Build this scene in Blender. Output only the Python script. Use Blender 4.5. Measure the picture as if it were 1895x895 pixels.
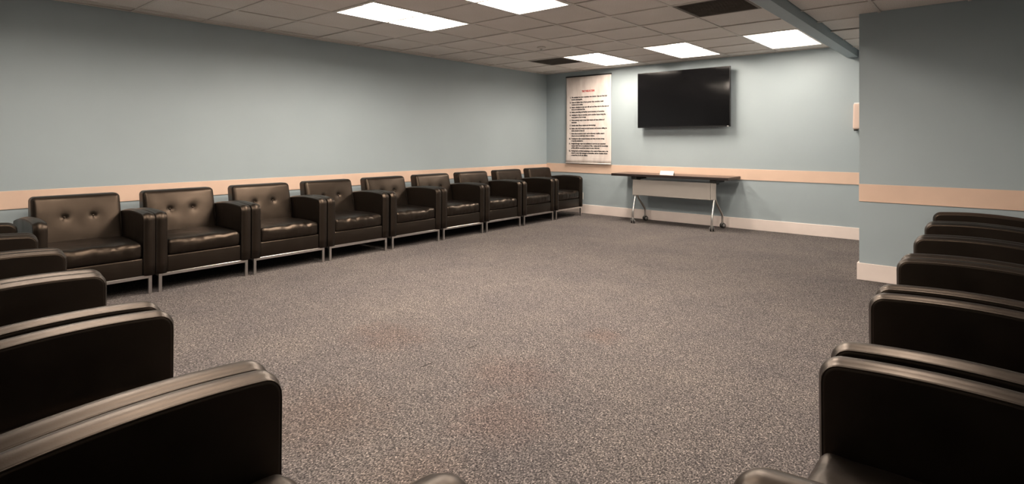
import bpy, bmesh, math, random
from mathutils import Vector, Matrix, noise

# ------------------------------------------------------------------ scene
for o in list(bpy.data.objects):
    bpy.data.objects.remove(o, do_unlink=True)
scene = bpy.context.scene
C = scene.collection

# ------------------------------------------------------------------ camera
F_PX, YAW, HORIZON, EYE = 1037.2, 40.412, 261.57, 1.23
cam_data = bpy.data.cameras.new('camera')
cam_data.sensor_fit = 'HORIZONTAL'
cam_data.sensor_width = 36.0
cam_data.lens = 36.0 * F_PX / 1895.0
cam_data.shift_y = -(447.5 - HORIZON) / 1895.0
cam_data.clip_start = 0.02
cam = bpy.data.objects.new('camera', cam_data)
C.objects.link(cam)
cam.location = (0, 0, EYE)
cam.rotation_euler = (math.radians(90), 0, math.radians(YAW))
scene.camera = cam

# ------------------------------------------------------------------ world, exposure
world = bpy.data.worlds.new('world')
scene.world = world
world.use_nodes = True
world.node_tree.nodes['Background'].inputs[0].default_value = (0.5, 0.5, 0.5, 1)
world.node_tree.nodes['Background'].inputs[1].default_value = 0.05
scene.view_settings.view_transform = 'Standard'
scene.view_settings.look = 'None'
scene.view_settings.gamma = 1.0
scene.view_settings.use_curve_mapping = False
scene.view_settings.exposure = 0.0
LAMP_STRENGTH = {'near': 42.0, 'middle': 82.0, 'corner': 74.0, 'far': 46.0, 'beam': 37.0, 'side': 32.0}      # by place in the room
LAMP_COLOR = (1.0, 0.865, 0.735)

# ------------------------------------------------------------------ room numbers (metres, camera stands over the origin)
XL, YB = -6.10, 8.13            # long left wall, back wall
XR, YN = 0.80, -1.45            # walls beside and behind the camera
HC, HC2 = 2.44, 2.36            # main ceiling, lower ceiling right of the beam
COLX, COLY = -0.884, 5.82       # corner of the projecting wall at the right
BX0, BX1, BZ = -1.365, -1.245, 2.285

# ------------------------------------------------------------------ materials
MATS = {}
def nodes_of(name):
    m = bpy.data.materials.new(name)
    m.use_nodes = True
    nt = m.node_tree
    b = nt.nodes['Principled BSDF']
    MATS[name] = m
    return m, nt, b

def N(nt, t, **kw):
    n = nt.nodes.new(t)
    for k, v in kw.items():
        if k in n.inputs:
            n.inputs[k].default_value = v
        else:
            setattr(n, k, v)
    return n

def ramp(nt, fac, stops):
    r = nt.nodes.new('ShaderNodeValToRGB')
    cr = r.color_ramp
    while len(cr.elements) < len(stops):
        cr.elements.new(0.5)
    for e, (p, c) in zip(cr.elements, stops):
        e.position = p
        e.color = (*c, 1) if len(c) == 3 else c
    nt.links.new(fac, r.inputs[0])
    return r

def bump(nt, b, height, strength, dist):
    bp = nt.nodes.new('ShaderNodeBump')
    bp.inputs['Strength'].default_value = strength
    bp.inputs['Distance'].default_value = dist
    nt.links.new(height, bp.inputs['Height'])
    nt.links.new(bp.outputs[0], b.inputs['Normal'])
    return bp

def simple(name, col, rough=0.5, metal=0.0, spec=0.5, var=0.06, scale=6.0, bscale=None, bstr=0.1, bdist=0.001):
    m, nt, b = nodes_of(name)
    tc = nt.nodes.new('ShaderNodeTexCoord')
    n = N(nt, 'ShaderNodeTexNoise', Scale=scale, Detail=4.0)
    nt.links.new(tc.outputs['Object'], n.inputs['Vector'])
    lo = tuple(max(0, c * (1 - var)) for c in col)
    hi = tuple(min(1, c * (1 + var)) for c in col)
    r = ramp(nt, n.outputs[0], [(0.3, lo), (0.7, hi)])
    nt.links.new(r.outputs[0], b.inputs['Base Color'])
    b.inputs['Roughness'].default_value = rough
    b.inputs['Metallic'].default_value = metal
    b.inputs['Specular IOR Level'].default_value = spec
    if bscale:
        n2 = N(nt, 'ShaderNodeTexNoise', Scale=bscale, Detail=3.0)
        nt.links.new(tc.outputs['Object'], n2.inputs['Vector'])
        bump(nt, b, n2.outputs[0], bstr, bdist)
    return m

simple('wall_paint', (0.345, 0.410, 0.440), rough=0.55, spec=0.35, var=0.025, scale=1.5, bscale=180, bstr=0.12, bdist=0.002)
simple('rail_board', (0.72, 0.525, 0.41), rough=0.5, spec=0.35, var=0.05, scale=3.0, bscale=60, bstr=0.05)
simple('vinyl_base', (0.84, 0.74, 0.69), rough=0.45, spec=0.4, var=0.04, scale=4.0)
simple('tee_metal', (0.70, 0.65, 0.605), rough=0.5, spec=0.3, var=0.05)
simple('white_enamel', (0.85, 0.84, 0.82), rough=0.4, spec=0.4, var=0.01)
simple('chrome', (0.62, 0.60, 0.58), rough=0.28, metal=1.0, var=0.05, scale=20)
simple('steel_grey', (0.55, 0.53, 0.50), rough=0.32, metal=1.0, var=0.05, scale=15)
simple('black_plastic', (0.012, 0.012, 0.012), rough=0.4, spec=0.4, var=0.1)
simple('bezel', (0.01, 0.01, 0.011), rough=0.25, spec=0.5, var=0.05)
simple('screen_glass', (0.004, 0.004, 0.0045), rough=0.09, spec=0.22, var=0.05)
simple('vent_dark', (0.19, 0.165, 0.145), rough=0.6, spec=0.2, var=0.15, scale=10)
simple('vent_cavity', (0.08, 0.07, 0.062), rough=0.9, spec=0.1)
simple('caster_wheel', (0.02, 0.02, 0.02), rough=0.45, var=0.1)
simple('caster_hub', (0.35, 0.34, 0.33), rough=0.35, metal=0.6, var=0.05)
simple('dispenser_plastic', (0.62, 0.48, 0.41), rough=0.35, spec=0.5, var=0.02)
simple('outlet_plastic', (0.80, 0.74, 0.66), rough=0.4, var=0.02)
simple('paper_card', (0.74, 0.70, 0.67), rough=0.6, var=0.02)
simple('print_grey', (0.45, 0.42, 0.42), rough=0.7, var=0.02)
simple('ink_black', (0.03, 0.028, 0.03), rough=0.7, var=0.02)
simple('ink_red', (0.50, 0.05, 0.04), rough=0.7, var=0.02)
simple('table_edge', (0.018, 0.012, 0.011), rough=0.4, var=0.1)
simple('logo_white', (0.7, 0.7, 0.7), rough=0.4, var=0.02)

# banner cloth
m, nt, b = nodes_of('banner_vinyl')
tc = nt.nodes.new('ShaderNodeTexCoord')
mp = N(nt, 'ShaderNodeMapping'); mp.inputs['Scale'].default_value = (5, 5, 1.2)
nt.links.new(tc.outputs['Object'], mp.inputs[0])
n = N(nt, 'ShaderNodeTexNoise', Scale=3.0, Detail=5.0)
nt.links.new(mp.outputs[0], n.inputs['Vector'])
r = ramp(nt, n.outputs[0], [(0.3, (0.66, 0.58, 0.54)), (0.65, (0.80, 0.73, 0.69))])
nt.links.new(r.outputs[0], b.inputs['Base Color'])
b.inputs['Roughness'].default_value = 0.55
bump(nt, b, n.outputs[0], 0.25, 0.01)

# ceiling tile: pale mineral board with fine fissures
m, nt, b = nodes_of('ceiling_tile')
tc = nt.nodes.new('ShaderNodeTexCoord')
n1 = N(nt, 'ShaderNodeTexNoise', Scale=140.0, Detail=3.0)
n2 = N(nt, 'ShaderNodeTexNoise', Scale=2.0, Detail=4.0)
oi = nt.nodes.new('ShaderNodeObjectInfo')
for q in (n1, n2):
    nt.links.new(tc.outputs['Object'], q.inputs['Vector'])
r1 = ramp(nt, n1.outputs[0], [(0.36, (0.70, 0.65, 0.61)), (0.50, (0.86, 0.81, 0.77))])
r2 = ramp(nt, n2.outputs[0], [(0.3, (0.93, 0.92, 0.90)), (0.7, (1, 1, 1))])
mx = N(nt, 'ShaderNodeMixRGB', blend_type='MULTIPLY'); mx.inputs[0].default_value = 1
nt.links.new(r1.outputs[0], mx.inputs[1]); nt.links.new(r2.outputs[0], mx.inputs[2])
r3 = ramp(nt, oi.outputs['Random'], [(0, (0.93, 0.93, 0.93)), (1, (1, 1, 1))])
mx2 = N(nt, 'ShaderNodeMixRGB', blend_type='MULTIPLY'); mx2.inputs[0].default_value = 1
nt.links.new(mx.outputs[0], mx2.inputs[1]); nt.links.new(r3.outputs[0], mx2.inputs[2])
nt.links.new(mx2.outputs[0], b.inputs['Base Color'])
b.inputs['Roughness'].default_value = 0.85
b.inputs['Specular IOR Level'].default_value = 0.2
bump(nt, b, n1.outputs[0], 0.3, 0.002)

# carpet: speckled loop pile with a few reddish stains
m, nt, b = nodes_of('carpet')
tc = nt.nodes.new('ShaderNodeTexCoord')
def mapped(scale, rot=0.0):
    mp = nt.nodes.new('ShaderNodeMapping')
    mp.inputs['Scale'].default_value = scale
    mp.inputs['Rotation'].default_value = (0, 0, rot)
    nt.links.new(tc.outputs['Object'], mp.inputs[0])
    return mp.outputs[0]
fine = N(nt, 'ShaderNodeTexNoise', Scale=165.0, Detail=4.0, Roughness=0.75)
nt.links.new(mapped((1.0, 0.6, 1), 0.25), fine.inputs['Vector'])
tuft_cells = N(nt, 'ShaderNodeTexVoronoi', Scale=185.0)
nt.links.new(mapped((1.0, 0.7, 1), 0.4), tuft_cells.inputs['Vector'])
tuft = nt.nodes.new('ShaderNodeSeparateColor')
nt.links.new(tuft_cells.outputs['Color'], tuft.inputs[0])
big = N(nt, 'ShaderNodeTexNoise', Scale=1.3, Detail=7.0, Roughness=0.72)
nt.links.new(tc.outputs['Object'], big.inputs['Vector'])
rf = ramp(nt, fine.outputs[0], [(0.36, (0.026, 0.0235, 0.024)), (0.5, (0.103, 0.094, 0.092)), (0.64, (0.275, 0.251, 0.24))])
rm = ramp(nt, tuft.outputs[0], [(0.0, (0.45, 0.45, 0.47)), (0.85, (1.22, 1.20, 1.18)), (1.0, (1.8, 1.74, 1.68))])
rb = ramp(nt, big.outputs[0], [(0.34, (0.84, 0.84, 0.87)), (0.66, (1.12, 1.10, 1.07))])
a1 = N(nt, 'ShaderNodeMixRGB', blend_type='MULTIPLY'); a1.inputs[0].default_value = 1
nt.links.new(rf.outputs[0], a1.inputs[1]); nt.links.new(rm.outputs[0], a1.inputs[2])
a2 = N(nt, 'ShaderNodeMixRGB', blend_type='MULTIPLY'); a2.inputs[0].default_value = 1
nt.links.new(a1.outputs[0], a2.inputs[1]); nt.links.new(rb.outputs[0], a2.inputs[2])
cur = a2.outputs[0]
# stains: soft round spots with noisy rims
wob = N(nt, 'ShaderNodeTexNoise', Scale=9.0, Detail=4.0)
nt.links.new(tc.outputs['Object'], wob.inputs['Vector'])
def spot(cur, x, y, rx, ry, col, amount):
    mp = nt.nodes.new('ShaderNodeMapping')
    mp.vector_type = 'POINT'
    mp.inputs['Location'].default_value = (-x / rx, -y / ry, 0)
    mp.inputs['Scale'].default_value = (1 / rx, 1 / ry, 0)
    nt.links.new(tc.outputs['Object'], mp.inputs[0])
    ln = nt.nodes.new('ShaderNodeVectorMath'); ln.operation = 'LENGTH'
    nt.links.new(mp.outputs[0], ln.inputs[0])
    ad = nt.nodes.new('ShaderNodeMath'); ad.operation = 'MULTIPLY_ADD'
    nt.links.new(wob.outputs[0], ad.inputs[0]); ad.inputs[1].default_value = 1.3
    nt.links.new(ln.outputs['Value'], ad.inputs[2])
    rr = ramp(nt, ad.outputs[0], [(0.0, (amount,) * 3), (0.55, (amount,) * 3), (1.0, (0, 0, 0))])
    mr = nt.nodes.new('ShaderNodeMapRange')
    mr.inputs['From Max'].default_value = 1.7
    nt.links.new(ad.outputs[0], mr.inputs[0]); nt.links.new(mr.outputs[0], rr.inputs[0])
    mx = N(nt, 'ShaderNodeMixRGB', blend_type='MULTIPLY')
    nt.links.new(rr.outputs[0], mx.inputs[0]); nt.links.new(cur, mx.inputs[1])
    mx.inputs[2].default_value = (*col, 1)
    return mx.outputs[0]
for x, y, rx, ry, col, am in [(-1.86, 3.07, .16, .16, (1.0, .80, .73), .45), (-1.92, 2.25, .32, .28, (1.0, .87, .83), .6),
                              (-1.65, 1.85, .30, .26, (1.0, .86, .82), .6), (-1.55, 1.35, .30, .26, (.97, .88, .83), .6),
                              (-2.30, 1.35, .4, .35, (.92, .82, .76), .6), (-2.9, 2.2, .35, .3, (.97, .84, .78), .6)]:
    cur = spot(cur, x, y, rx, ry, col, am)
# seams between carpet widths: hair-thin broken dark lines along the room
sx = nt.nodes.new('ShaderNodeSeparateXYZ')
nt.links.new(tc.outputs['Object'], sx.inputs[0])
def seam(cur, x0):
    d = nt.nodes.new('ShaderNodeMath'); d.operation = 'SUBTRACT'; nt.links.new(sx.outputs[0], d.inputs[0]); d.inputs[1].default_value = x0
    a = nt.nodes.new('ShaderNodeMath'); a.operation = 'ABSOLUTE'; nt.links.new(d.outputs[0], a.inputs[0])
    l = nt.nodes.new('ShaderNodeMath'); l.operation = 'LESS_THAN'; nt.links.new(a.outputs[0], l.inputs[0]); l.inputs[1].default_value = 0.0035
    w = N(nt, 'ShaderNodeTexNoise', Scale=3.1, Detail=3.0); nt.links.new(tc.outputs['Object'], w.inputs['Vector'])
    g = nt.nodes.new('ShaderNodeMath'); g.operation = 'GREATER_THAN'; nt.links.new(w.outputs[0], g.inputs[0]); g.inputs[1].default_value = 0.51
    k = nt.nodes.new('ShaderNodeMath'); k.operation = 'MULTIPLY'; nt.links.new(l.outputs[0], k.inputs[0]); nt.links.new(g.outputs[0], k.inputs[1])
    ye = nt.nodes.new('ShaderNodeMath'); ye.operation = 'LESS_THAN'; nt.links.new(sx.outputs[1], ye.inputs[0]); ye.inputs[1].default_value = 2.45
    k2 = nt.nodes.new('ShaderNodeMath'); k2.operation = 'MULTIPLY'; nt.links.new(k.outputs[0], k2.inputs[0]); nt.links.new(ye.outputs[0], k2.inputs[1])
    mx = N(nt, 'ShaderNodeMixRGB', blend_type='MULTIPLY'); nt.links.new(k2.outputs[0], mx.inputs[0]); nt.links.new(cur, mx.inputs[1])
    mx.inputs[2].default_value = (.22, .20, .20, 1)
    return mx.outputs[0]
cur = seam(cur, -2.36)
nt.links.new(cur, b.inputs['Base Color'])
b.inputs['Roughness'].default_value = 0.95
b.inputs['Specular IOR Level'].default_value = 0.1
bump(nt, b, fine.outputs[0], 0.08, 0.002)

# black leather
def leather(name, col, rough):
    m, nt, b = nodes_of(name)
    tc = nt.nodes.new('ShaderNodeTexCoord')
    v = N(nt, 'ShaderNodeTexVoronoi', Scale=330.0)
    n = N(nt, 'ShaderNodeTexNoise', Scale=7.0, Detail=5.0)
    for q in (v, n):
        nt.links.new(tc.outputs['Object'], q.inputs['Vector'])
    r = ramp(nt, n.outputs[0], [(0.3, tuple(c * 0.8 for c in col)), (0.7, tuple(c * 1.25 for c in col))])
    nt.links.new(r.outputs[0], b.inputs['Base Color'])
    rr = ramp(nt, n.outputs[0], [(0.3, (rough - .05,) * 3), (0.7, (rough + .05,) * 3)])
    nt.links.new(rr.outputs[0], b.inputs['Roughness'])
    b.inputs['Specular IOR Level'].default_value = 0.52
    b.inputs['Specular Tint'].default_value = (1.0, 0.76, 0.58, 1)
    bump(nt, b, v.outputs['Distance'], 0.05, 0.001)
    return m
leather('leather', (0.0035, 0.0029, 0.0025), 0.385)
leather('leather_seat', (0.0035, 0.0029, 0.0025), 0.35)
leather('leather_piping', (0.009, 0.008, 0.007), 0.5)

# dark walnut table top
m, nt, b = nodes_of('walnut')
tc = nt.nodes.new('ShaderNodeTexCoord')
mp = N(nt, 'ShaderNodeMapping'); mp.inputs['Scale'].default_value = (1.2, 14, 14)
nt.links.new(tc.outputs['Object'], mp.inputs[0])
n = N(nt, 'ShaderNodeTexNoise', Scale=4.0, Detail=6.0)
nt.links.new(mp.outputs[0], n.inputs['Vector'])
r = ramp(nt, n.outputs[0], [(0.3, (0.045, 0.022, 0.015)), (0.7, (0.10, 0.055, 0.038))])
nt.links.new(r.outputs[0], b.inputs['Base Color'])
b.inputs['Roughness'].default_value = 0.3

# perforated modesty panel
m, nt, b = nodes_of('perforated_steel')
tc = nt.nodes.new('ShaderNodeTexCoord')
v = N(nt, 'ShaderNodeTexVoronoi', Scale=140.0)
v.inputs['Randomness'].default_value = 0.0
nt.links.new(tc.outputs['Object'], v.inputs['Vector'])
r = ramp(nt, v.outputs['Distance'], [(0.28, (0.22, 0.205, 0.19)), (0.42, (0.46, 0.425, 0.39))])
nt.links.new(r.outputs[0], b.inputs['Base Color'])
b.inputs['Roughness'].default_value = 0.5
b.inputs['Metallic'].default_value = 0.15

# the lamp basket gives off the light
for row, power in LAMP_STRENGTH.items():
    m, nt, b = nodes_of('lamp_diffuser_' + row)
    b.inputs['Base Color'].default_value = (0.9, 0.9, 0.88, 1)
    b.inputs['Emission Color'].default_value = (*LAMP_COLOR, 1)
    b.inputs['Emission Strength'].default_value = power

# ------------------------------------------------------------------ mesh helpers
def me_new(name, verts, faces, smooth=False):
    me = bpy.data.meshes.new(name)
    me.from_pydata([tuple(v) for v in verts], [], faces)
    me.update()
    bm = bmesh.new(); bm.from_mesh(me)
    bmesh.ops.recalc_face_normals(bm, faces=bm.faces)
    bm.to_mesh(me); bm.free()
    if smooth:
        for p in me.polygons:
            p.use_smooth = True
    return me

def obj(name, me, mat, parent=None, loc=None, rot=None):
    o = bpy.data.objects.new(name, me)
    if mat and me is not None and not me.materials:
        me.materials.append(MATS[mat])
    C.objects.link(o)
    if parent is not None:
        o.parent = parent
    if loc is not None:
        o.location = loc
    if rot is not None:
        o.rotation_euler = rot
    return o

def empty(name, loc=(0, 0, 0), rz=0.0, parent=None):
    o = bpy.data.objects.new(name, None)
    o.empty_display_size = 0.1
    C.objects.link(o)
    o.location = loc
    o.rotation_euler = (0, 0, rz)
    if parent is not None:
        o.parent = parent
    return o

def tag(o, label, cat, group=None):
    o['label'] = label
    o['category'] = cat
    if group:
        o['group'] = group
    return o

def struct(o, label=None, cat=None):
    o['kind'] = 'structure'
    if label:
        o['label'] = label
    if cat:
        o['category'] = cat
    return o

def box_me(name, x0, x1, y0, y1, z0, z1, bev=0.0, seg=2):
    bm = bmesh.new()
    bmesh.ops.create_cube(bm, size=1)
    for v in bm.verts:
        v.co = Vector((x0 + (v.co.x + .5) * (x1 - x0), y0 + (v.co.y + .5) * (y1 - y0), z0 + (v.co.z + .5) * (z1 - z0)))
    if bev > 0:
        bmesh.ops.bevel(bm, geom=bm.edges[:], offset=bev, segments=seg, affect='EDGES', profile=0.5)
    bmesh.ops.recalc_face_normals(bm, faces=bm.faces)
    me = bpy.data.meshes.new(name)
    bm.to_mesh(me); bm.free()
    return me

def axis_steps(a, r, n, k=4):
    out = [-a + r * i / k for i in range(k)]
    out += [-(a - r) + 2 * (a - r) * i / n for i in range(n + 1)]
    out += [a - r + r * i / k for i in range(1, k + 1)]
    return out

def rbox(a, r, n, fn=None, k=4):
    """rounded box of half sizes a, edge radius r, n inner cells per axis; fn bends each vertex"""
    S = [axis_steps(a[i], r, n[i], k) for i in range(3)]
    idx, verts, faces = {}, [], []
    def vid(p):
        key = tuple(round(c, 6) for c in p)
        if key not in idx:
            q = [max(-(a[i] - r), min(a[i] - r, p[i])) for i in range(3)]
            d = Vector([p[i] - q[i] for i in range(3)])
            # even angular steps round the edge
            w = Vector([math.copysign(math.tan(min(1, abs(c) / r) * math.pi / 4), c) for c in d])
            v = Vector(q) + (w.normalized() * r if w.length > 1e-9 else d)
            idx[key] = len(verts)
            verts.append(fn(v) if fn else v)
        return idx[key]
    for ax in range(3):
        u, w = (ax + 1) % 3, (ax + 2) % 3
        for s in (-1, 1):
            for i in range(len(S[u]) - 1):
                for j in range(len(S[w]) - 1):
                    quad = []
                    for (di, dj) in ((0, 0), (1, 0), (1, 1), (0, 1)):
                        p = [0, 0, 0]
                        p[ax] = s * a[ax]; p[u] = S[u][i + di]; p[w] = S[w][j + dj]
                        quad.append(vid(p))
                    faces.append(quad if s > 0 else quad[::-1])
    return verts, faces

def tube_me(name, pts, r, seg=8, closed=False):
    pts = [Vector(p) for p in pts]
    verts, faces = [], []
    n = len(pts)
    prev = None
    for i, p in enumerate(pts):
        if closed:
            t = (pts[(i + 1) % n] - pts[i - 1]).normalized()
        else:
            t = (pts[min(i + 1, n - 1)] - pts[max(i - 1, 0)]).normalized()
        if prev is None:
            ref = Vector((0, 0, 1)) if abs(t.z) < 0.9 else Vector((1, 0, 0))
            prev = t.cross(ref).normalized()
        u = (prev - t * prev.dot(t)).normalized()
        prev = u
        v = t.cross(u)
        for k in range(seg):
            a = 2 * math.pi * k / seg
            verts.append(p + r * (math.cos(a) * u + math.sin(a) * v))
    m = n if closed else n - 1
    for i in range(m):
        for k in range(seg):
            a, b2 = i * seg + k, i * seg + (k + 1) % seg
            c, d = ((i + 1) % n) * seg + (k + 1) % seg, ((i + 1) % n) * seg + k
            faces.append([a, b2, c, d])
    if not closed:
        faces.append(list(range(seg))[::-1])
        faces.append([(n - 1) * seg + k for k in range(seg)])
    return me_new(name, verts, faces, True)

def lathe_me(name, prof, seg=20, axis='Z', smooth=True):
    verts, faces = [], []
    for (r, z) in prof:
        for k in range(seg):
            a = 2 * math.pi * k / seg
            if axis == 'Z':
                verts.append((r * math.cos(a), r * math.sin(a), z))
            else:
                verts.append((z, r * math.cos(a), r * math.sin(a)))
    for i in range(len(prof) - 1):
        for k in range(seg):
            faces.append([i * seg + k, i * seg + (k + 1) % seg, (i + 1) * seg + (k + 1) % seg, (i + 1) * seg + k])
    faces.append(list(range(seg)))
    faces.append([(len(prof) - 1) * seg + k for k in range(seg)])
    return me_new(name, verts, faces, smooth)

def smooth_curve(pts, n=6):
    """Catmull-Rom through points"""
    P = [Vector(p) for p in pts]
    P = [2 * P[0] - P[1]] + P + [2 * P[-1] - P[-2]]
    out = []
    for i in range(1, len(P) - 2):
        for k in range(n):
            t = k / n
            a, b2, c, d = P[i - 1], P[i], P[i + 1], P[i + 2]
            out.append(0.5 * ((2 * b2) + (c - a) * t + (2 * a - 5 * b2 + 4 * c - d) * t * t + (3 * b2 - a - 3 * c + d) * t ** 3))
    out.append(P[-2])
    return out

# ------------------------------------------------------------------ room shell
T = 0.12
floor = struct(obj('floor', box_me('floor', XL - T, XR + T, YN - T, YB + T, -0.08, 0.0), 'carpet'))
struct(obj('wall_left', box_me('wall_left', XL - T, XL, YN - T, YB + T, 0, HC + .12), 'wall_paint'))
struct(obj('wall_back', box_me('wall_back', XL, XR + T, YB, YB + T, 0, HC + .12), 'wall_paint'))
struct(obj('wall_near', box_me('wall_near', XL, XR + T, YN - T, YN, 0, HC + .12), 'wall_paint'))
struct(obj('wall_right', box_me('wall_right', XR, XR + T, YN, COLY, 0, HC + .12), 'wall_paint'))
struct(obj('wall_projection', box_me('wall_projection', COLX, XR + T, COLY, YB, 0, HC + .12), 'wall_paint'))
struct(obj('trim_1', box_me('trim_1', XL, XL + .008, YN, YB, .675, .825, .002), 'rail_board'))
struct(obj('trim_2', box_me('trim_2', XL + .008, COLX, YB - .008, YB, .69, .842, .002), 'rail_board'))
struct(obj('trim_3', box_me('trim_3', COLX - .001, XR, COLY - .008, COLY, .697, .852, .002), 'rail_board'))
struct(obj('trim_4', box_me('trim_4', XR - .008, XR, YN, COLY - .008, .69, .842, .002), 'rail_board'))
struct(obj('trim_5', box_me('trim_5', XL + .008, XR - .008, YN, YN + .008, .69, .842, .002), 'rail_board'))
BBH = .151
def baseboard(name, x0, x1, y0, y1):
    struct(obj(name, box_me(name, x0, x1, y0, y1, 0, BBH, .004), 'vinyl_base'))
baseboard('baseboard_left', XL, XL + .014, YN, YB)
baseboard('baseboard_back', XL + .014, COLX - .014, YB - .014, YB)
baseboard('baseboard_projection', COLX - .016, XR, COLY - .014, COLY)
baseboard('baseboard_projection_side', COLX - .016, COLX, COLY, YB)
baseboard('baseboard_right', XR - .014, XR, YN, COLY - .014)
baseboard('baseboard_near', XL + .014, XR - .014, YN, YN + .014)
# narrow beam boxed out below the ceiling
struct(obj('beam', box_me('beam', BX0, BX1, YN, YB, BZ, HC + .06, .003), 'wall_paint'), 'narrow blue painted beam running along the ceiling to the back wall')

# ------------------------------------------------------------------ suspended ceiling
GX0, GXP = -5.936, 0.626
GY0, GYP = 1.68, 0.613
xs = [XL] + [GX0 + GXP * k for k in range(8)] + [BX0]
ys = [YN] + [GY0 + GYP * k for k in range(-5, 11)] + [YB]
ceiling = struct(obj('ceiling', box_me('ceiling', XL - T, XR + T, YN - T, YB + T, HC + .12, HC + .2), 'white_enamel'))
# columns are indices in xs, rows in ys
def col_of(x):
    return min(range(len(xs)), key=lambda i: abs(xs[i] - x))
def row_of(y):
    return min(range(len(ys)), key=lambda i: abs(ys[i] - y))
LIGHTS = [(-4.684, .454), (-3.432, .454), (-2.180, .454), (-4.684, 2.906), (-3.432, 2.906), (-2.180, 2.906), (-4.684, 6.584), (-3.432, 6.584), (-2.180, 6.584)]
VENTS = [(-5.310, 6.584), (-2.180, 4.745)]
skip = set()
for (x, y) in LIGHTS:
    i, j = col_of(x), row_of(y)
    skip |= {(i, j), (i, j + 1)}
for (x, y) in VENTS:
    skip.add((col_of(x), row_of(y)))
tile_cache = {}
rnd = random.Random(4)
def tile(x0, x1, y0, y1, z, parent):
    w, d = round(x1 - x0, 3), round(y1 - y0, 3)
    if (w, d) not in tile_cache:
        tile_cache[(w, d)] = box_me('tile', -w / 2 + .006, w / 2 - .006, -d / 2 + .006, d / 2 - .006, 0, .016, .003, 1)
    return obj('tile', tile_cache[(w, d)], 'ceiling_tile', parent, ((x0 + x1) / 2, (y0 + y1) / 2, z + .004 + rnd.uniform(0, .003)),
               (rnd.uniform(-.004, .004), rnd.uniform(-.004, .004), 0))
for i in range(len(xs) - 1):
    for j in range(len(ys) - 1):
        if (i, j) not in skip:
            tile(xs[i], xs[i + 1], ys[j], ys[j + 1], HC, ceiling)
TW = .012
for x in xs[1:-1]:
    obj('grid_bar', box_me('grid_bar', x - TW, x + TW, YN, YB, HC - .002, HC + .004), 'tee_metal', ceiling)
for y in ys[1:-1]:
    obj('grid_bar', box_me('grid_bar', XL, BX0, y - TW, y + TW, HC - .0025, HC + .004), 'tee_metal', ceiling)
# wall angle
obj('wall_angle', box_me('wall_angle', XL, XL + .022, YN, YB, HC - .003, HC + .004), 'tee_metal', ceiling)
obj('wall_angle', box_me('wall_angle', XL + .022, BX0, YB - .022, YB, HC - .003, HC + .004), 'tee_metal', ceiling)
# lower ceiling right of the beam
xs2 = [BX1, -.732, -.119, .494, XR]
ys2 = [YN] + [5.33 + .606 * k for k in range(-11, 5)] + [YB]
ys2 = [y for y in ys2 if YN <= y <= YB]
SIDE = (-.732, 5.33 - .606 * 5)
low = struct(obj('ceiling_low', box_me('ceiling_low', BX1, XR, YN, YB, HC2 + .105, HC2 + .12), 'white_enamel'))
for i in range(len(xs2) - 1):
    for j in range(len(ys2) - 1):
        if ys2[j] >= COLY - .3 and i > 1:
            continue
        if abs(xs2[i] - SIDE[0]) < .01 and SIDE[1] - .01 < ys2[j] < SIDE[1] + 1.0:
            continue
        x1 = xs2[i + 1]
        y1 = ys2[j + 1]
        if ys2[j] > COLY - .7 and y1 > COLY:
            if i > 0:
                y1 = COLY if ys2[j] < COLY else None
            else:
                x1 = min(x1, COLX) if ys2[j] > COLY else x1
        if y1 is None:
            continue
        t_ = tile(xs2[i], x1, ys2[j], y1, HC2, low)
        if i == 0 and abs(ys2[j] - 5.936) < .05:
            t_.rotation_euler = (-.022, .014, 0)      # the loose tile that sits crooked in its grid
            t_.location.z += .012
for x in xs2[1:-1]:
    obj('grid_bar', box_me('grid_bar', x - TW, x + TW, YN, COLY if x > COLX else YB, HC2 - .002, HC2 + .004), 'tee_metal', low)
for y in ys2[1:-1]:
    obj('grid_bar', box_me('grid_bar', BX1, COLX if y > COLY else XR, y - TW, y + TW, HC2 - .0025, HC2 + .004), 'tee_metal', low)

# ------------------------------------------------------------------ recessed ceiling lights
LW, LL = GXP - 2 * TW, 2 * GYP - 2 * TW
def frame_me(name, w, d, t, z0, z1):
    verts, faces = [], []
    for z in (z0, z1):
        for (a, b2) in ((w / 2, d / 2), (w / 2 - t, d / 2 - t)):
            for sx_, sy_ in ((-1, -1), (1, -1), (1, 1), (-1, 1)):
                verts.append((sx_ * a, sy_ * b2, z))
    for k in range(4):
        k2 = (k + 1) % 4
        faces += [[k, k2, 4 + k2, 4 + k], [8 + k, 12 + k, 12 + k2, 8 + k2], [k, 8 + k, 8 + k2, k2], [4 + k, 4 + k2, 12 + k2, 12 + k]]
    return me_new(name, verts, faces)
def reflector_me():
    # curved white pan: cross section across the width, swept along the length, closed by sloped ends
    prof = []
    a = LW / 2 - .018
    for k in range(0, 17):
        t = -1 + 2 * k / 16
        prof.append((a * t, .012 + .100 * math.sqrt(max(0, 1 - abs(t) ** 2.4))))
    verts, faces = [], []
    ysr = [-(LL / 2 - .018), -(LL / 2 - .075), LL / 2 - .075, LL / 2 - .018]
    for q, y in enumerate(ysr):
        for (x, z) in prof:
            verts.append((x, y, z if q in (1, 2) else .012))
    n = len(prof)
    for q in range(3):
        for k in range(n - 1):
            faces.append([q * n + k, q * n + k + 1, (q + 1) * n + k + 1, (q + 1) * n + k])
    return me_new('reflector', verts, faces, True)
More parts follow.
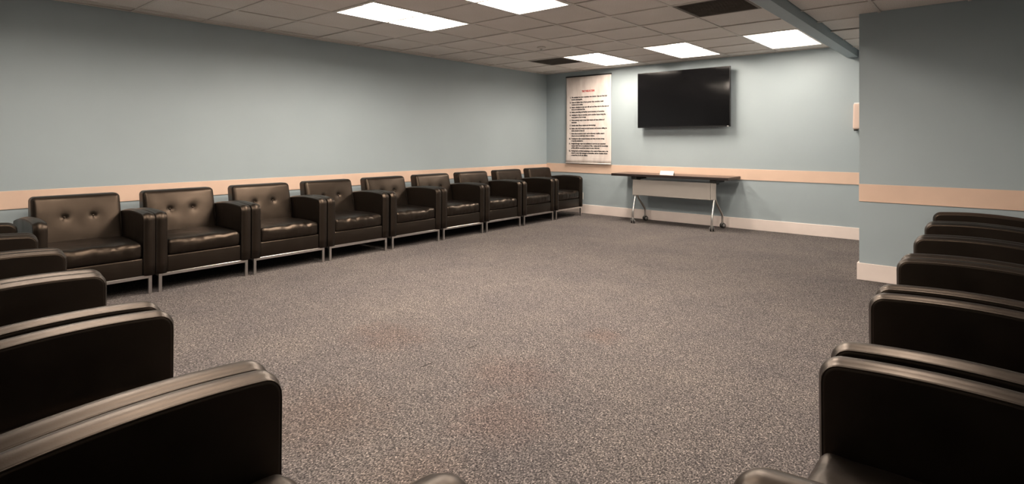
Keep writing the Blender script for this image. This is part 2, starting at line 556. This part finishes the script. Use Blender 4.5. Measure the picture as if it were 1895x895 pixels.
def basket_me():
    # half-round perforated lamp basket with rounded ends
    verts, faces = [], []
    R, n, m_ = .125, 12, 14
    L = LL / 2 - .09
    rows = []
    for k in range(m_ + 1):
        t = -1 + 2 * k / m_
        rows.append((t * L, 1.0 if abs(t) < .86 else math.sqrt(max(0.02, 1 - ((abs(t) - .86) / .14) ** 2))))
    for (y, s) in rows:
        for k in range(n + 1):
            a = math.pi * k / n
            verts.append((R * math.cos(a) * (0.5 + .5 * s), y, .106 - .058 * math.sin(a) * s))
    for q in range(m_):
        for k in range(n):
            faces.append([q * (n + 1) + k, q * (n + 1) + k + 1, (q + 1) * (n + 1) + k + 1, (q + 1) * (n + 1) + k])
    return me_new('lamp_basket', verts, faces, True)
light_meshes = dict(frame=frame_me('frame', LW, LL, .018, -.002, .014), reflector=reflector_me(), basket_near=basket_me(), basket_middle=basket_me(), basket_far=basket_me(), basket_corner=basket_me(), basket_beam=basket_me(), basket_side=basket_me(),
                    rib=box_me('rib', -.004, .004, -(LL / 2 - .08), LL / 2 - .08, .012, .020, .001, 1))
for (x, y), lab in zip(LIGHTS + [SIDE], ['lit recessed ceiling light over the near left row, closest to the left wall', 'lit recessed ceiling light over the middle of the near left row',
                                'lit recessed ceiling light over the near left row, closest to the beam', 'lit recessed ceiling light nearest the long left wall, overlapping the top left of the room',
                                'lit recessed ceiling light cut by the top edge, one tile right of the left light',
                                'lit recessed ceiling light above the top edge, closest to the beam',
                                'lit recessed ceiling light above the banner, beside the dark vent',
                                'lit recessed ceiling light directly in front of the television',
                                'lit recessed ceiling light touching the blue beam near the back wall',
                                'lit recessed ceiling light over the right row of armchairs']):
    e = tag(empty('ceiling_light', (x + GXP / 2, y + GYP, HC) if x < BX0 else (x + .3065, y + .606, HC2)), lab, 'ceiling light', 'recessed ceiling lights')
    obj('frame', light_meshes['frame'], 'white_enamel', e)
    rf_ = obj('reflector', light_meshes['reflector'], 'white_enamel', e)
    row = 'side' if x > BX0 else 'near' if y < 1 else 'middle' if y < 5 else 'corner' if x < -4 else 'far' if x < -3 else 'beam'
    bk = obj('lamp_basket', light_meshes['basket_' + row], 'lamp_diffuser_' + row, e)
    obj('rib', light_meshes['rib'], 'white_enamel', bk)

# ------------------------------------------------------------------ air vents
def vent(x, y, lab, slats):
    w, d = GXP - 2 * TW, GYP - 2 * TW
    e = tag(empty('air_vent', (x + GXP / 2, y + GYP / 2, HC)), lab, 'air vent', 'dark air vents in the ceiling')
    obj('frame', frame_me('frame', w, d, .028, -.003, .012), 'vent_dark', e)
    obj('backing', box_me('backing', -w / 2 + .02, w / 2 - .02, -d / 2 + .02, d / 2 - .02, .03, .036), 'vent_cavity', e)
    verts, faces = [], []
    for k in range(slats):
        yy = -d / 2 + .035 + (d - .07) * k / (slats - 1)
        b0 = len(verts)
        for (dy, dz) in ((-.007, .0), (.007, .014), (.0085, .0125), (-.0055, -.0015)):
            for sx_ in (-1, 1):
                verts.append((sx_ * (w / 2 - .026), yy + dy, dz + .004))
        for q in range(4):
            a, b2 = b0 + 2 * q, b0 + 2 * ((q + 1) % 4)
            faces.append([a, a + 1, b2 + 1, b2])
    lv = obj('louver', me_new('louver', verts, faces), 'vent_dark', e)
    lv['kind'] = 'stuff'
    return e
vent(*VENTS[0], 'dark square ceiling vent next to the light above the banner', 24)
v2 = vent(*VENTS[1], 'dark square ceiling vent beside the blue beam at the top edge', 24)

# ------------------------------------------------------------------ sprinkler
sp = tag(empty('sprinkler', (-4.40, 5.75, HC)), 'small pendent fire sprinkler on the ceiling left of the lights', 'sprinkler')
obj('escutcheon', lathe_me('escutcheon', [(.058, .004), (.058, -.004), (.045, -.012), (.02, -.016)], 20), 'tee_metal', sp)
obj('nozzle', lathe_me('nozzle', [(.016, -.008), (.014, -.022), (.009, -.030), (.004, -.034)], 10), 'steel_grey', sp)
obj('deflector', lathe_me('deflector', [(.003, -.031), (.020, -.034), (.020, -.037), (.003, -.038)], 12), 'steel_grey', sp)

# ------------------------------------------------------------------ armchair
W, AW, DEP = .768, .085, .80
INN = W / 2 - AW            # half clear width between the arms
def arm_outline():
    pts = []
    zb, zf = .150, .640
    rc = .052
    pts.append((-.004, zb))
    for k in range(1, 6):
        pts.append((-.004 + .004 * k / 5, zb + (zf - rc - zb) * k / 5))
    def ztop(y):     # gentle arch
        t = (-y) / DEP
        return .640 + .090 * t - .140 * t * t
    for k in range(1, 8):
        a = math.pi / 2 * k / 7
        y = -rc + rc * math.cos(a)
        z = (ztop(-rc) - rc * 1.0) + rc * math.sin(a)
        pts.append((y, z))
    for k in range(1, 22):
        y = -rc - (DEP - .03 - rc - .03) * k / 21
        pts.append((y, ztop(y)))
    yb, ze = pts[-1]
    for k in range(1, 5):
        a = math.pi / 2 * k / 4
        pts.append((yb - .03 * math.sin(a), ze - .03 * (1 - math.cos(a))))
    for k in range(1, 5):
        z = (ze - .03) + (zb - ze + .03) * k / 4
        pts.append((pts[-1][0], z))
    return pts
OUT = arm_outline()
def outline_normals(P):
    n = len(P); out = []
    for i in range(n):
        a, b2, c = Vector(P[i - 1]), Vector(P[i]), Vector(P[(i + 1) % n])
        e1, e2 = (b2 - a), (c - b2)
        n1, n2 = Vector((e1.y, -e1.x)).normalized(), Vector((e2.y, -e2.x)).normalized()
        v = (n1 + n2)
        if v.length < 1e-6:
            v = n1
        v = v.normalized()
        out.append(v / max(.5, v.dot(n1)))
    return out
ON = outline_normals(OUT)
cen = Vector((sum(p[0] for p in OUT) / len(OUT), sum(p[1] for p in OUT) / len(OUT)))
sgn = -1 if (Vector(OUT[20]) - cen).dot(ON[20]) > 0 else 1      # inward direction
def arm_me():
    r = .013
    half = AW / 2
    rings = []
    ang = [0, 18, 36, 54, 72, 90]
    for a in ang:
        t = math.radians(a)
        rings.append((-half + r * (1 - math.cos(t)), r * (1 - math.sin(t))))
    # soft crown across the band
    for q in range(1, 8):
        x = (half - r) * (-1 + q / 4)
        rings.append((x, -.0095 * (1 - (x / (half - r)) ** 2)))
    for (x, i_) in [(-q[0], q[1]) for q in rings[:6]][::-1]:
        rings.append((x, i_))
    verts, faces = [], []
    n = len(OUT)
    for (x, ins) in rings:
        for p, nn in zip(OUT, ON):
            q = Vector(p) + nn * ins * sgn
            verts.append((x, q.x, max(q.y, .150)))
    for k in range(len(rings) - 1):
        for i in range(n):
            j = (i + 1) % n
            faces.append([k * n + i, k * n + j, (k + 1) * n + j, (k + 1) * n + i])
    faces.append(list(range(n)))
    faces.append([(len(rings) - 1) * n + i for i in range(n)])
    me = me_new('arm', verts, faces, True)
    for p in me.polygons:
        if len(p.vertices) > 4:
            p.use_smooth = False
    return me
def piping_me():
    verts, faces = [], []
    ins = .0045
    for s in (-1, 1):
        pts = []
        for i in range(len(OUT) - 5):
            q = Vector(OUT[i]) + ON[i] * ins * sgn
            pts.append((s * (AW / 2 - .0035), q.x, q.y))
        me = tube_me('piping_tmp', pts, .0026, 6)
        b0 = len(verts)
        verts += [v.co.copy() for v in me.vertices]
        faces += [[b0 + k for k in p.vertices] for p in me.polygons]
        bpy.data.meshes.remove(me)
    return me_new('piping', verts, faces, True)
ARM, PIPING = arm_me(), piping_me()

def cushion_me(seed):
    a = (INN - .003, .295, .064)
    off = Vector((seed * 7.3, seed * 3.1, seed * 1.7))
    rs = random.Random(seed)
    dips = [(rs.uniform(-.18, .18), rs.uniform(.018, .035), rs.uniform(.003, .009)) for _ in range(3)]
    def fn(v):
        x, y, z = v
        fx, fy = max(0, 1 - (x / a[0]) ** 2), max(0, 1 - (y / a[1]) ** 2)
        up = 1 if z > 0 else 0
        v = v.copy()
        if up:
            v.z += .020 * (fx ** .5) * (fy ** .5)
            v.z -= .010 * math.exp(-((x / .13) ** 2 + ((y + .02) / .13) ** 2))
        front = max(0, min(1, (y - .16) / .12))
        v.y += .018 * fx * front * (1 - (z / a[2]) ** 2)
        # creases running up the front and puckers on its top edge
        w = noise.noise(Vector((x * 26, z * 7, 0)) + off) * .004 + noise.noise(Vector((x * 55 + z * 30, z * 16, 3)) + off) * .0022
        v.y += w * front
        if up:
            v.z += front * noise.noise(Vector((x * 14, y * 8, 1)) + off) * .010
            v.z += (1 - front) * noise.noise(Vector((x * 9, y * 9, 2)) + off) * .004
            for (dx, s, am) in dips:
                v.z -= front * am * math.exp(-((x - dx) / s) ** 2)
        return v
    verts, faces = rbox(a, .032, (40, 24, 4), fn, 4)
    verts = [Vector((v.x, v.y - .303, v.z + .352)) for v in verts]
    return me_new('seat_cushion', verts, faces, True)
CUSHIONS = [cushion_me(s) for s in (1, 2, 3, 4, 5)]

BTN = [(-.097, .612), (.097, .612)]
def back_front_y(z):
    return -.515 - (z - .40) * .26
def back_me():
    a = (INN + .004, .080, .245)
    def fn(v):
        x, y, z = v
        v = v.copy()
        zz = z + .540
        v.z = zz
        yy = y
        w = max(0.0, min(1.0, (y + a[1]) / (2 * a[1])))
        if y > a[1] - .03:       # crowned front with two buttoned dimples
            fx, fz = max(0, 1 - (x / a[0]) ** 2), max(0, 1 - (z / a[2]) ** 2)
            yy += .018 * fx ** .6 * fz ** .6
            for (bx, bz) in BTN:
                d = math.hypot(x - bx, zz - bz)
                yy -= .016 * math.exp(-(d / .016) ** 2) + .007 * math.exp(-(d / .05) ** 2)
            yy += noise.noise(Vector((x * 8, zz * 8, 5))) * .003
        lean = -(zz - .40) * .24
        v.y = -.60 + yy + lean * (.75 + .25 * w)
        v.x *= 1.0 - .012 * max(0, (zz - .6) / .18)
        return v
    verts, faces = rbox(a, .036, (44, 4, 34), fn, 4)
    return me_new('backrest', verts, faces, True)
BACK = back_me()
def back_piping():
    # welt round the front edge of the back cushion
    pts = []
    a0, zt, rr = INN + .004 - .0105, .785 - .0105, .0255
    zs = [(-a0, .46 + (zt - rr - .46) * k / 5) for k in range(6)]
    arc = [(-a0 + rr - rr * math.cos(math.pi / 2 * k / 6), zt - rr + rr * math.sin(math.pi / 2 * k / 6)) for k in range(1, 7)]
    top = [(-a0 + rr + (2 * (a0 - rr)) * k / 8, zt) for k in range(1, 8)]
    arc2 = [(-x, z) for x, z in arc[::-1]]
    seq = zs + arc + top + arc2 + [(-x, z) for x, z in zs[::-1]]
    for x, z in seq:
        pts.append((x * (1.0 - .012 * max(0, (z - .6) / .18)), -.60 + .0715 - (z - .40) * .24, z))
    return tube_me('piping', pts, .0028, 6)
BPIPE = back_piping()
def button_me():
    return lathe_me('button', [(.003, .0075), (.007, .0062), (.0105, .002), (.0105, -.002), (.008, -.004)], 14)
BUTTON = button_me()
BASE = box_me('base', -INN - .002, INN + .002, -.775, -.012, .152, .292, .012, 3)
for p in BASE.polygons: p.use_smooth = True
REAR = box_me('rear_panel', -INN - .002, INN + .002, -.778, -.700, .285, .600, .012, 2)
LEG = box_me('leg', -.0125, .0125, -.0125, .0125, 0, .153, .0015, 1)
RAILX = box_me('rail', -.337, .337, -.0125, .0125, -.0125, .0125, .0015, 1)
RAILY = box_me('rail', -.0125, .0125, -.348, .348, -.0125, .0125, .0015, 1)

def armchair(x, y, rz, label, group, seed):
    e = tag(empty('armchair', (x, y, 0), rz), label, 'armchair', group)
    obj('base', BASE, 'leather', e)
    obj('rear_panel', REAR, 'leather', e)
    for s in (-1, 1):
        a = obj('arm', ARM, 'leather', e, (s * (W / 2 - AW / 2), 0, 0))
        obj('piping', PIPING, 'leather_piping', a)
    obj('seat_cushion', CUSHIONS[seed % 5], 'leather_seat', e)
    bk = obj('backrest', BACK, 'leather', e)
    obj('piping', BPIPE, 'leather_piping', bk)
    for (bx, bz) in BTN:
        by = -.60 + .080 + .016 - .019 - (bz - .40) * .24
        obj('button', BUTTON, 'leather', bk, (bx, by, bz), (math.radians(-90 + 13), 0, 0))
    for sx_ in (-1, 1):
        for yy in (-.024, -.745):
            obj('leg', LEG, 'chrome', e, (sx_ * .3495, yy, 0))
        obj('rail', RAILY, 'chrome', e, (sx_ * .3495, -.3845, .1395))
    for yy in (-.024, -.745):
        obj('rail', RAILX, 'chrome', e, (0, yy, .1395))
    return e

# along the long left wall, facing +X: centre of each chair by its two front feet
LEFT = [1.206, 1.978, 2.755, 3.534, 4.328, 5.113, 5.899, 6.700, 7.495]
left_labels = ['black leather armchair on the long blue wall, nearest the camera, partly behind foreground arms',
               'black leather armchair on the long blue wall, eighth from the banner corner',
               'black leather armchair on the long blue wall, seventh from the banner corner',
               'black leather armchair on the long blue wall, sixth from the banner corner',
               'black leather armchair on the long blue wall, fifth from the banner corner',
               'black leather armchair on the long blue wall, fourth from the banner corner',
               'black leather armchair on the long blue wall, third from the banner corner',
               'black leather armchair on the long blue wall, second from the banner corner',
               'black leather armchair in the far corner next to the banner and outlet']
seeds = [3, 1, 2, 4, 0, 3, 2, 1, 0]
for y, lab, s in zip(LEFT, left_labels, seeds):
    armchair(-5.155, y, math.radians(-90), lab, 'black armchairs along the long left wall', s)
# near row, facing the back wall (+Y): inner face of each left arm
NEAR = [-1.355, -2.125, -2.962, -3.733, -4.503, -5.272]
near_labels = ['large black leather armchair at bottom left, its seat cut by the bottom edge',
               'black leather armchair in the near left row, second from the bottom edge',
               'black leather armchair in the near left row, third from the bottom edge',
               'black leather armchair in the near left row, fourth from the bottom edge',
               'black leather armchair in the near left row, fifth from the bottom edge',
               'black leather armchair at the left frame edge, farthest of the near left row']
for k, (x, lab) in enumerate(zip(NEAR, near_labels)):
    armchair(x + INN, .703 + .010 * k, 0, lab, 'black armchairs in the near left row', k + 1)
# right row, facing -X: inner face of each far arm
RIGHT = [1.671, 2.500, 3.353, 4.176, 4.946, 5.716]
right_labels = ['large black leather armchair at bottom right, its seat cut by the bottom edge',
                'black leather armchair in the right row, second from the bottom edge',
                'black leather armchair in the right row, third from the bottom edge',
                'black leather armchair in the right row, third from the projecting blue wall',
                'black leather armchair in the right row, second from the projecting blue wall',
                'black leather armchair at the end of the right row, touching the projecting blue wall']
for k, (y, lab) in enumerate(zip(RIGHT, right_labels)):
    armchair(-.345, y - INN, math.radians(90), lab, 'black armchairs in the right row', k + 2)

# ------------------------------------------------------------------ television
tv = tag(empty('television', (-3.493, 8.0, 1.868)), 'large black flat television mounted on the back wall above the table', 'television')
TWD, THT = 1.437, .856
obj('housing', box_me('housing', -TWD / 2, TWD / 2, -.006, .030, -THT / 2, THT / 2, .004), 'bezel', tv)
obj('back_cover', box_me('back_cover', -TWD / 2 + .2, TWD / 2 - .2, .028, .060, -THT / 2 + .12, THT / 2 - .15, .012), 'black_plastic', tv)
obj('wall_mount', box_me('wall_mount', -.25, .25, .058, .129, -.12, .16, .004), 'black_plastic', tv)
sc = obj('screen', box_me('screen', -TWD / 2 + .009, TWD / 2 - .009, -.0072, -.004, -THT / 2 + .018, THT / 2 - .009), 'screen_glass', tv)
obj('logo', box_me('logo', TWD / 2 - .045, TWD / 2 - .022, -.0075, -.005, -THT / 2 + .006, -THT / 2 + .011), 'logo_white', tv)

# ------------------------------------------------------------------ banner with the steps
PX0, PX1, PZ0, PZ1 = -5.648, -4.748, .857, 2.345
PWD, PHT = PX1 - PX0, PZ1 - PZ0
ban = tag(empty('banner', ((PX0 + PX1) / 2, YB, PZ0)), 'tall white hanging banner with red heading and black numbered text', 'banner')
def ban_y(x, z):
    # hangs a little off the wall and ripples faintly
    t = z / PHT
    return -.030 - .006 * math.sin(x * 9 + 1.3 * t) * (1 - t) - .004 * math.sin(x * 21 + 2) * (1 - t) - .010 * (1 - t)
verts, faces = [], []
nx, nz = 30, 24
for q in range(2):
    for j in range(nz + 1):
        for i in range(nx + 1):
            x = -PWD / 2 + PWD * i / nx; z = PHT * j / nz
            verts.append((x, ban_y(x, z) + q * .0015, z))
def vi(q, i, j): return q * (nx + 1) * (nz + 1) + j * (nx + 1) + i
for j in range(nz):
    for i in range(nx):
        faces.append([vi(0, i, j), vi(0, i + 1, j), vi(0, i + 1, j + 1), vi(0, i, j + 1)])
        faces.append([vi(1, i, j), vi(1, i, j + 1), vi(1, i + 1, j + 1), vi(1, i + 1, j)])
for i in range(nx):
    faces.append([vi(0, i, 0), vi(1, i, 0), vi(1, i + 1, 0), vi(0, i + 1, 0)])
    faces.append([vi(0, i, nz), vi(0, i + 1, nz), vi(1, i + 1, nz), vi(1, i, nz)])
for j in range(nz):
    faces.append([vi(0, 0, j), vi(0, 0, j + 1), vi(1, 0, j + 1), vi(1, 0, j)])
    faces.append([vi(0, nx, j), vi(1, nx, j), vi(1, nx, j + 1), vi(0, nx, j + 1)])
sheet = obj('sheet', me_new('sheet', verts, faces, True), 'banner_vinyl', ban)
obj('top_bar', tube_me('top_bar', [(-PWD / 2 - .004, -.028, PHT + .006), (PWD / 2 + .004, -.028, PHT + .006)], .012, 10), 'black_plastic', ban)
obj('bottom_bar', tube_me('bottom_bar', [(-PWD / 2 - .002, -.043, .0), (PWD / 2 + .002, -.043, .0)], .009, 10), 'paper_card', ban)
def text_me(txt, size, bold=0.0):
    cu = bpy.data.curves.new('text_tmp', 'FONT')
    cu.body = txt
    cu.size = size
    cu.resolution_u = 2
    cu.offset = bold
    to = bpy.data.objects.new('text_tmp', cu)
    C.objects.link(to)
    bpy.context.view_layer.update()
    dg = bpy.context.evaluated_depsgraph_get()
    me = bpy.data.meshes.new_from_object(to.evaluated_get(dg))
    bpy.data.objects.remove(to, do_unlink=True)
    bpy.data.curves.remove(cu)
    return me
def put_text(name, txt, x, z, size, mat, width=None, centre=False, bold=.0025):
    """text lies on the sheet: baseline left at x (from the sheet's left edge), z from its bottom"""
    me = text_me(txt, size, bold)
    if not len(me.vertices):
        return
    w = max(v.co.x for v in me.vertices)
    sc_ = width / w if width else 1.0
    x0 = -PWD / 2 + x - (w * sc_ / 2 if centre else 0)
    for v in me.vertices:
        xx, zz = x0 + v.co.x * sc_, z + v.co.y
        v.co = Vector((xx, ban_y(xx, zz) - .0012, zz))
    me.name = name
    return obj(name, me, mat, sheet)
put_text('heading', 'THE TWELVE STEPS', .455, PHT * (1 - .182), 0.042, 'ink_red', .255, True, .0024)
STEPS = [(.234, ['We admitted we were powerless over alcohol - that our lives had', 'become unmanageable.']),
         (.293, ['Came to believe that a Power greater than ourselves could', 'restore us to sanity.']),
         (.350, ['Made a decision to turn our will and our lives over to the care of', 'God as we understood Him.']),
         (.406, ['Made a searching and fearless moral inventory of ourselves.']),
         (.440, ['Admitted to God, to ourselves, and to another human being the', 'exact nature of our wrongs.']),
         (.500, ['Were entirely ready to have God remove all these defects of', 'character.']),
         (.560, ['Humbly asked Him to remove our shortcomings.']),
         (.596, ['Made a list of all persons we had harmed, and became willing to', 'make amends to them all.']),
         (.655, ['Made direct amends to such people wherever possible, except', 'when to do so would injure them or others.']),
         (.714, ['Continued to take personal inventory and when we were wrong', 'promptly admitted it.']),
         (.771, ['Sought through prayer and meditation to improve our conscious', 'contact with God as we understood Him, praying only for knowledge', 'of His will for us and the power to carry that out.']),
         (.855, ['Having had a spiritual awakening as the result of these steps, we', 'tried to carry this message to alcoholics, and to practice these', 'principles in all our affairs.'])]
for k, (fr, lines) in enumerate(STEPS):
    z = PHT * (1 - fr) - .016
    put_text('step_number', '%d.' % (k + 1), .080 if k < 9 else .062, z, .031, 'ink_black')
    for q, ln in enumerate(lines):
        put_text('step_text', ln, .116, z - .0375 * q, .032, 'ink_black', len(ln) * .0112)
put_text('footer_print', 'Copyright A.A. World Services, Inc.', .535, PHT * .052, .012, 'print_grey', .27, False, 0.0)

# ------------------------------------------------------------------ flip-top table
TX0, TX1, TY0, TY1, TZ = -4.458, -2.668, 7.605, 8.105, .74
tx = (TX0 + TX1) / 2
tb = tag(empty('folding_table', (tx, 7.8, 0)), 'dark wood flip-top table on casters below the television', 'table')
hw = (TX1 - TX0) / 2
top = obj('table_top', box_me('table_top', -hw + .002, hw - .002, TY0 - 7.798, TY1 - 7.802, TZ - .006, TZ, .002), 'walnut', tb)
obj('edge_band', box_me('edge_band', -hw, hw, TY0 - 7.8, TY1 - 7.8, TZ - .038, TZ - .004, .002), 'table_edge', top)
LXS = (-4.085 - tx, -2.885 - tx)
for k, lx in enumerate(LXS):
    # flip mechanism under the top
    obj('flip_bracket', box_me('flip_bracket', lx - .045, lx + .045, -.17, .16, TZ - .082, TZ - .037, .01), 'black_plastic', tb)
    obj('hinge_arm', box_me('hinge_arm', lx - .02, lx + .02, -.10, .02, TZ - .11, TZ - .05, .008), 'black_plastic', tb)
    # front leg: from the bracket straight down, bowing forward to the caster
    f = smooth_curve([(lx, -.080, TZ - .10), (lx, -.095, .50), (lx, -.135, .36), (lx, -.185, .21), (lx, -.198, .13), (lx, -.198, .062)], 6)
    obj('leg', tube_me('leg', f, .0145, 10), 'chrome', tb)
    rr_ = smooth_curve([(lx, -.085, .53), (lx, -.060, .42), (lx, .02, .335), (lx, .15, .225), (lx, .195, .17), (lx, .20, .062)], 6)
    obj('leg', tube_me('leg', rr_, .0145, 10), 'steel_grey', tb)
    for yy, an in ((-.198, .4), (.20, -.5)):
        c = empty('caster', (lx, yy, 0), an, tb)
        obj('fork', box_me('fork', -.011, .011, -.018, .018, .034, .084, .004), 'caster_hub', c)
        for s in (-1, 1):
            obj('wheel', lathe_me('wheel', [(.012, s * .008), (.034, s * .009), (.037, s * .015), (.034, s * .026), (.012, s * .028)], 18, 'X'), 'caster_wheel', c, (0, .004, .037))
            obj('hub_cap', lathe_me('hub_cap', [(.023, s * .0265), (.022, s * .0295), (.004, s * .030)], 14, 'X'), 'caster_hub', c, (0, .004, .037))
# perforated modesty panel, bent back at both ends
px0, px1 = -4.125 - tx, -2.858 - tx
prof = [(px0 - .004, -.085), (px0, -.135), (px0 + .012, -.150), (px1 - .065, -.150), (px1 - .050, -.147), (px1, -.128)]
verts, faces = [], []
n = len(prof)
for (z, push) in ((.425, 0), (.655, .0)):
    for (x, y) in prof:
        verts.append((x + (.0 if z < .5 else .006), y, z))
    for (x, y) in prof:
        verts.append((x + (.0 if z < .5 else .006), y + .003, z))
for i in range(n - 1):
    faces += [[i, i + 1, 2 * n + i + 1, 2 * n + i], [n + i, 3 * n + i, 3 * n + i + 1, n + i + 1],
              [i, n + i, n + i + 1, i + 1], [2 * n + i, 2 * n + i + 1, 3 * n + i + 1, 3 * n + i]]
faces += [[0, 2 * n, 3 * n, n], [n - 1, 2 * n - 1, 4 * n - 1, 3 * n - 1]]
mp_ = obj('modesty_panel', me_new('modesty_panel', verts, faces), 'perforated_steel', tb)
obj('bottom_hem', box_me('bottom_hem', px0 + .012, px1 - .062, -.153, -.144, .420, .430, .002), 'steel_grey', mp_)
obj('seam_strip', box_me('seam_strip', px1 - .068, px1 - .062, -.153, -.145, .43, .655, .001), 'steel_grey', mp_)

# small white card lying folded on the table
cd = tag(empty('tent_card', (-3.607, 7.76, TZ)), 'small white folded card standing on the dark table', 'card')
v_, f_ = [], []
cw = .105
for (y, z) in ((-.030, .0), (.0, .056), (.030, .0), (.0285, .0), (.0, .0535), (-.0285, .0)):
    v_ += [(-cw, y, z), (cw, y, z)]
for q in range(6):
    a, b2 = 2 * q, 2 * ((q + 1) % 6)
    f_.append([a, a + 1, b2 + 1, b2])
f_ += [[0, 2, 8, 10], [2, 4, 6, 8], [1, 11, 9, 3], [3, 9, 7, 5]]
obj('folded_sheet', me_new('folded_sheet', v_, f_), 'paper_card', cd)
def card_mark(x0, x1, t0, t1):
    P = lambda x, t: (x, -.030 + .030 * t - .0006, .056 * t + .0003)
    me = me_new('print_mark', [P(x0, t0), P(x1, t0), P(x1, t1), P(x0, t1)], [[0, 1, 2, 3]])
    return obj('print_mark', me, 'print_grey', cd)
card_mark(-.082, -.062, .68, .82)
card_mark(-.035, .06, .52, .58)
card_mark(-.02, .05, .40, .45)

# ------------------------------------------------------------------ dispenser on the back wall, half hidden by the projecting wall
ds = tag(empty('towel_dispenser', (-1.155, YB, 1.375)), 'pale plastic wall dispenser half hidden behind the projecting blue wall', 'dispenser')
def dfn(v):
    v = v.copy()
    t = (v.z + .16) / .32
    v.x *= 1 - .05 * max(0, t)
    v.y *= 1 - .15 * max(0, (t - .5))
    return Vector((v.x, v.y - .0625, v.z + .165))
vv, ff = rbox((.132, .0625, .16), .02, (6, 4, 8), dfn, 4)
obj('body', me_new('body', vv, ff, True), 'dispenser_plastic', ds)
obj('lid_band', box_me('lid_band', -.118, .118, -.117, -.002, .318, .332, .004), 'white_enamel', ds)
obj('nozzle', box_me('nozzle', -.125, -.085, -.09, -.045, -.014, .012, .005), 'black_plastic', ds)

# ------------------------------------------------------------------ wall outlet beside the corner chair
ot = tag(empty('wall_outlet', (-5.348, YB, .295)), 'small ivory wall outlet plate beside the corner armchair', 'outlet')
obj('plate', box_me('plate', -.036, .036, -.007, 0, -.058, .058, .003), 'outlet_plastic', ot)
for s in (-1, 1):
    so = obj('socket', lathe_me('socket', [(.0165, 0), (.0165, .003), (.013, .0035)], 16), 'white_enamel', ot, (0, -.006, s * .022), (math.radians(90), 0, 0))
    for q in (-1, 1):
        obj('slot', box_me('slot', q * .006 - .001, q * .006 + .001, -.0104, -.009, s * .022 - .004, s * .022 + .004), 'ink_black', so, None).matrix_parent_inverse = Matrix.Identity(4)
for o in list(bpy.data.objects):
    if o.name.startswith('slot'):
        par = o.parent
        o.matrix_parent_inverse = (Matrix.Translation(par.location) @ par.rotation_euler.to_matrix().to_4x4()).inverted()
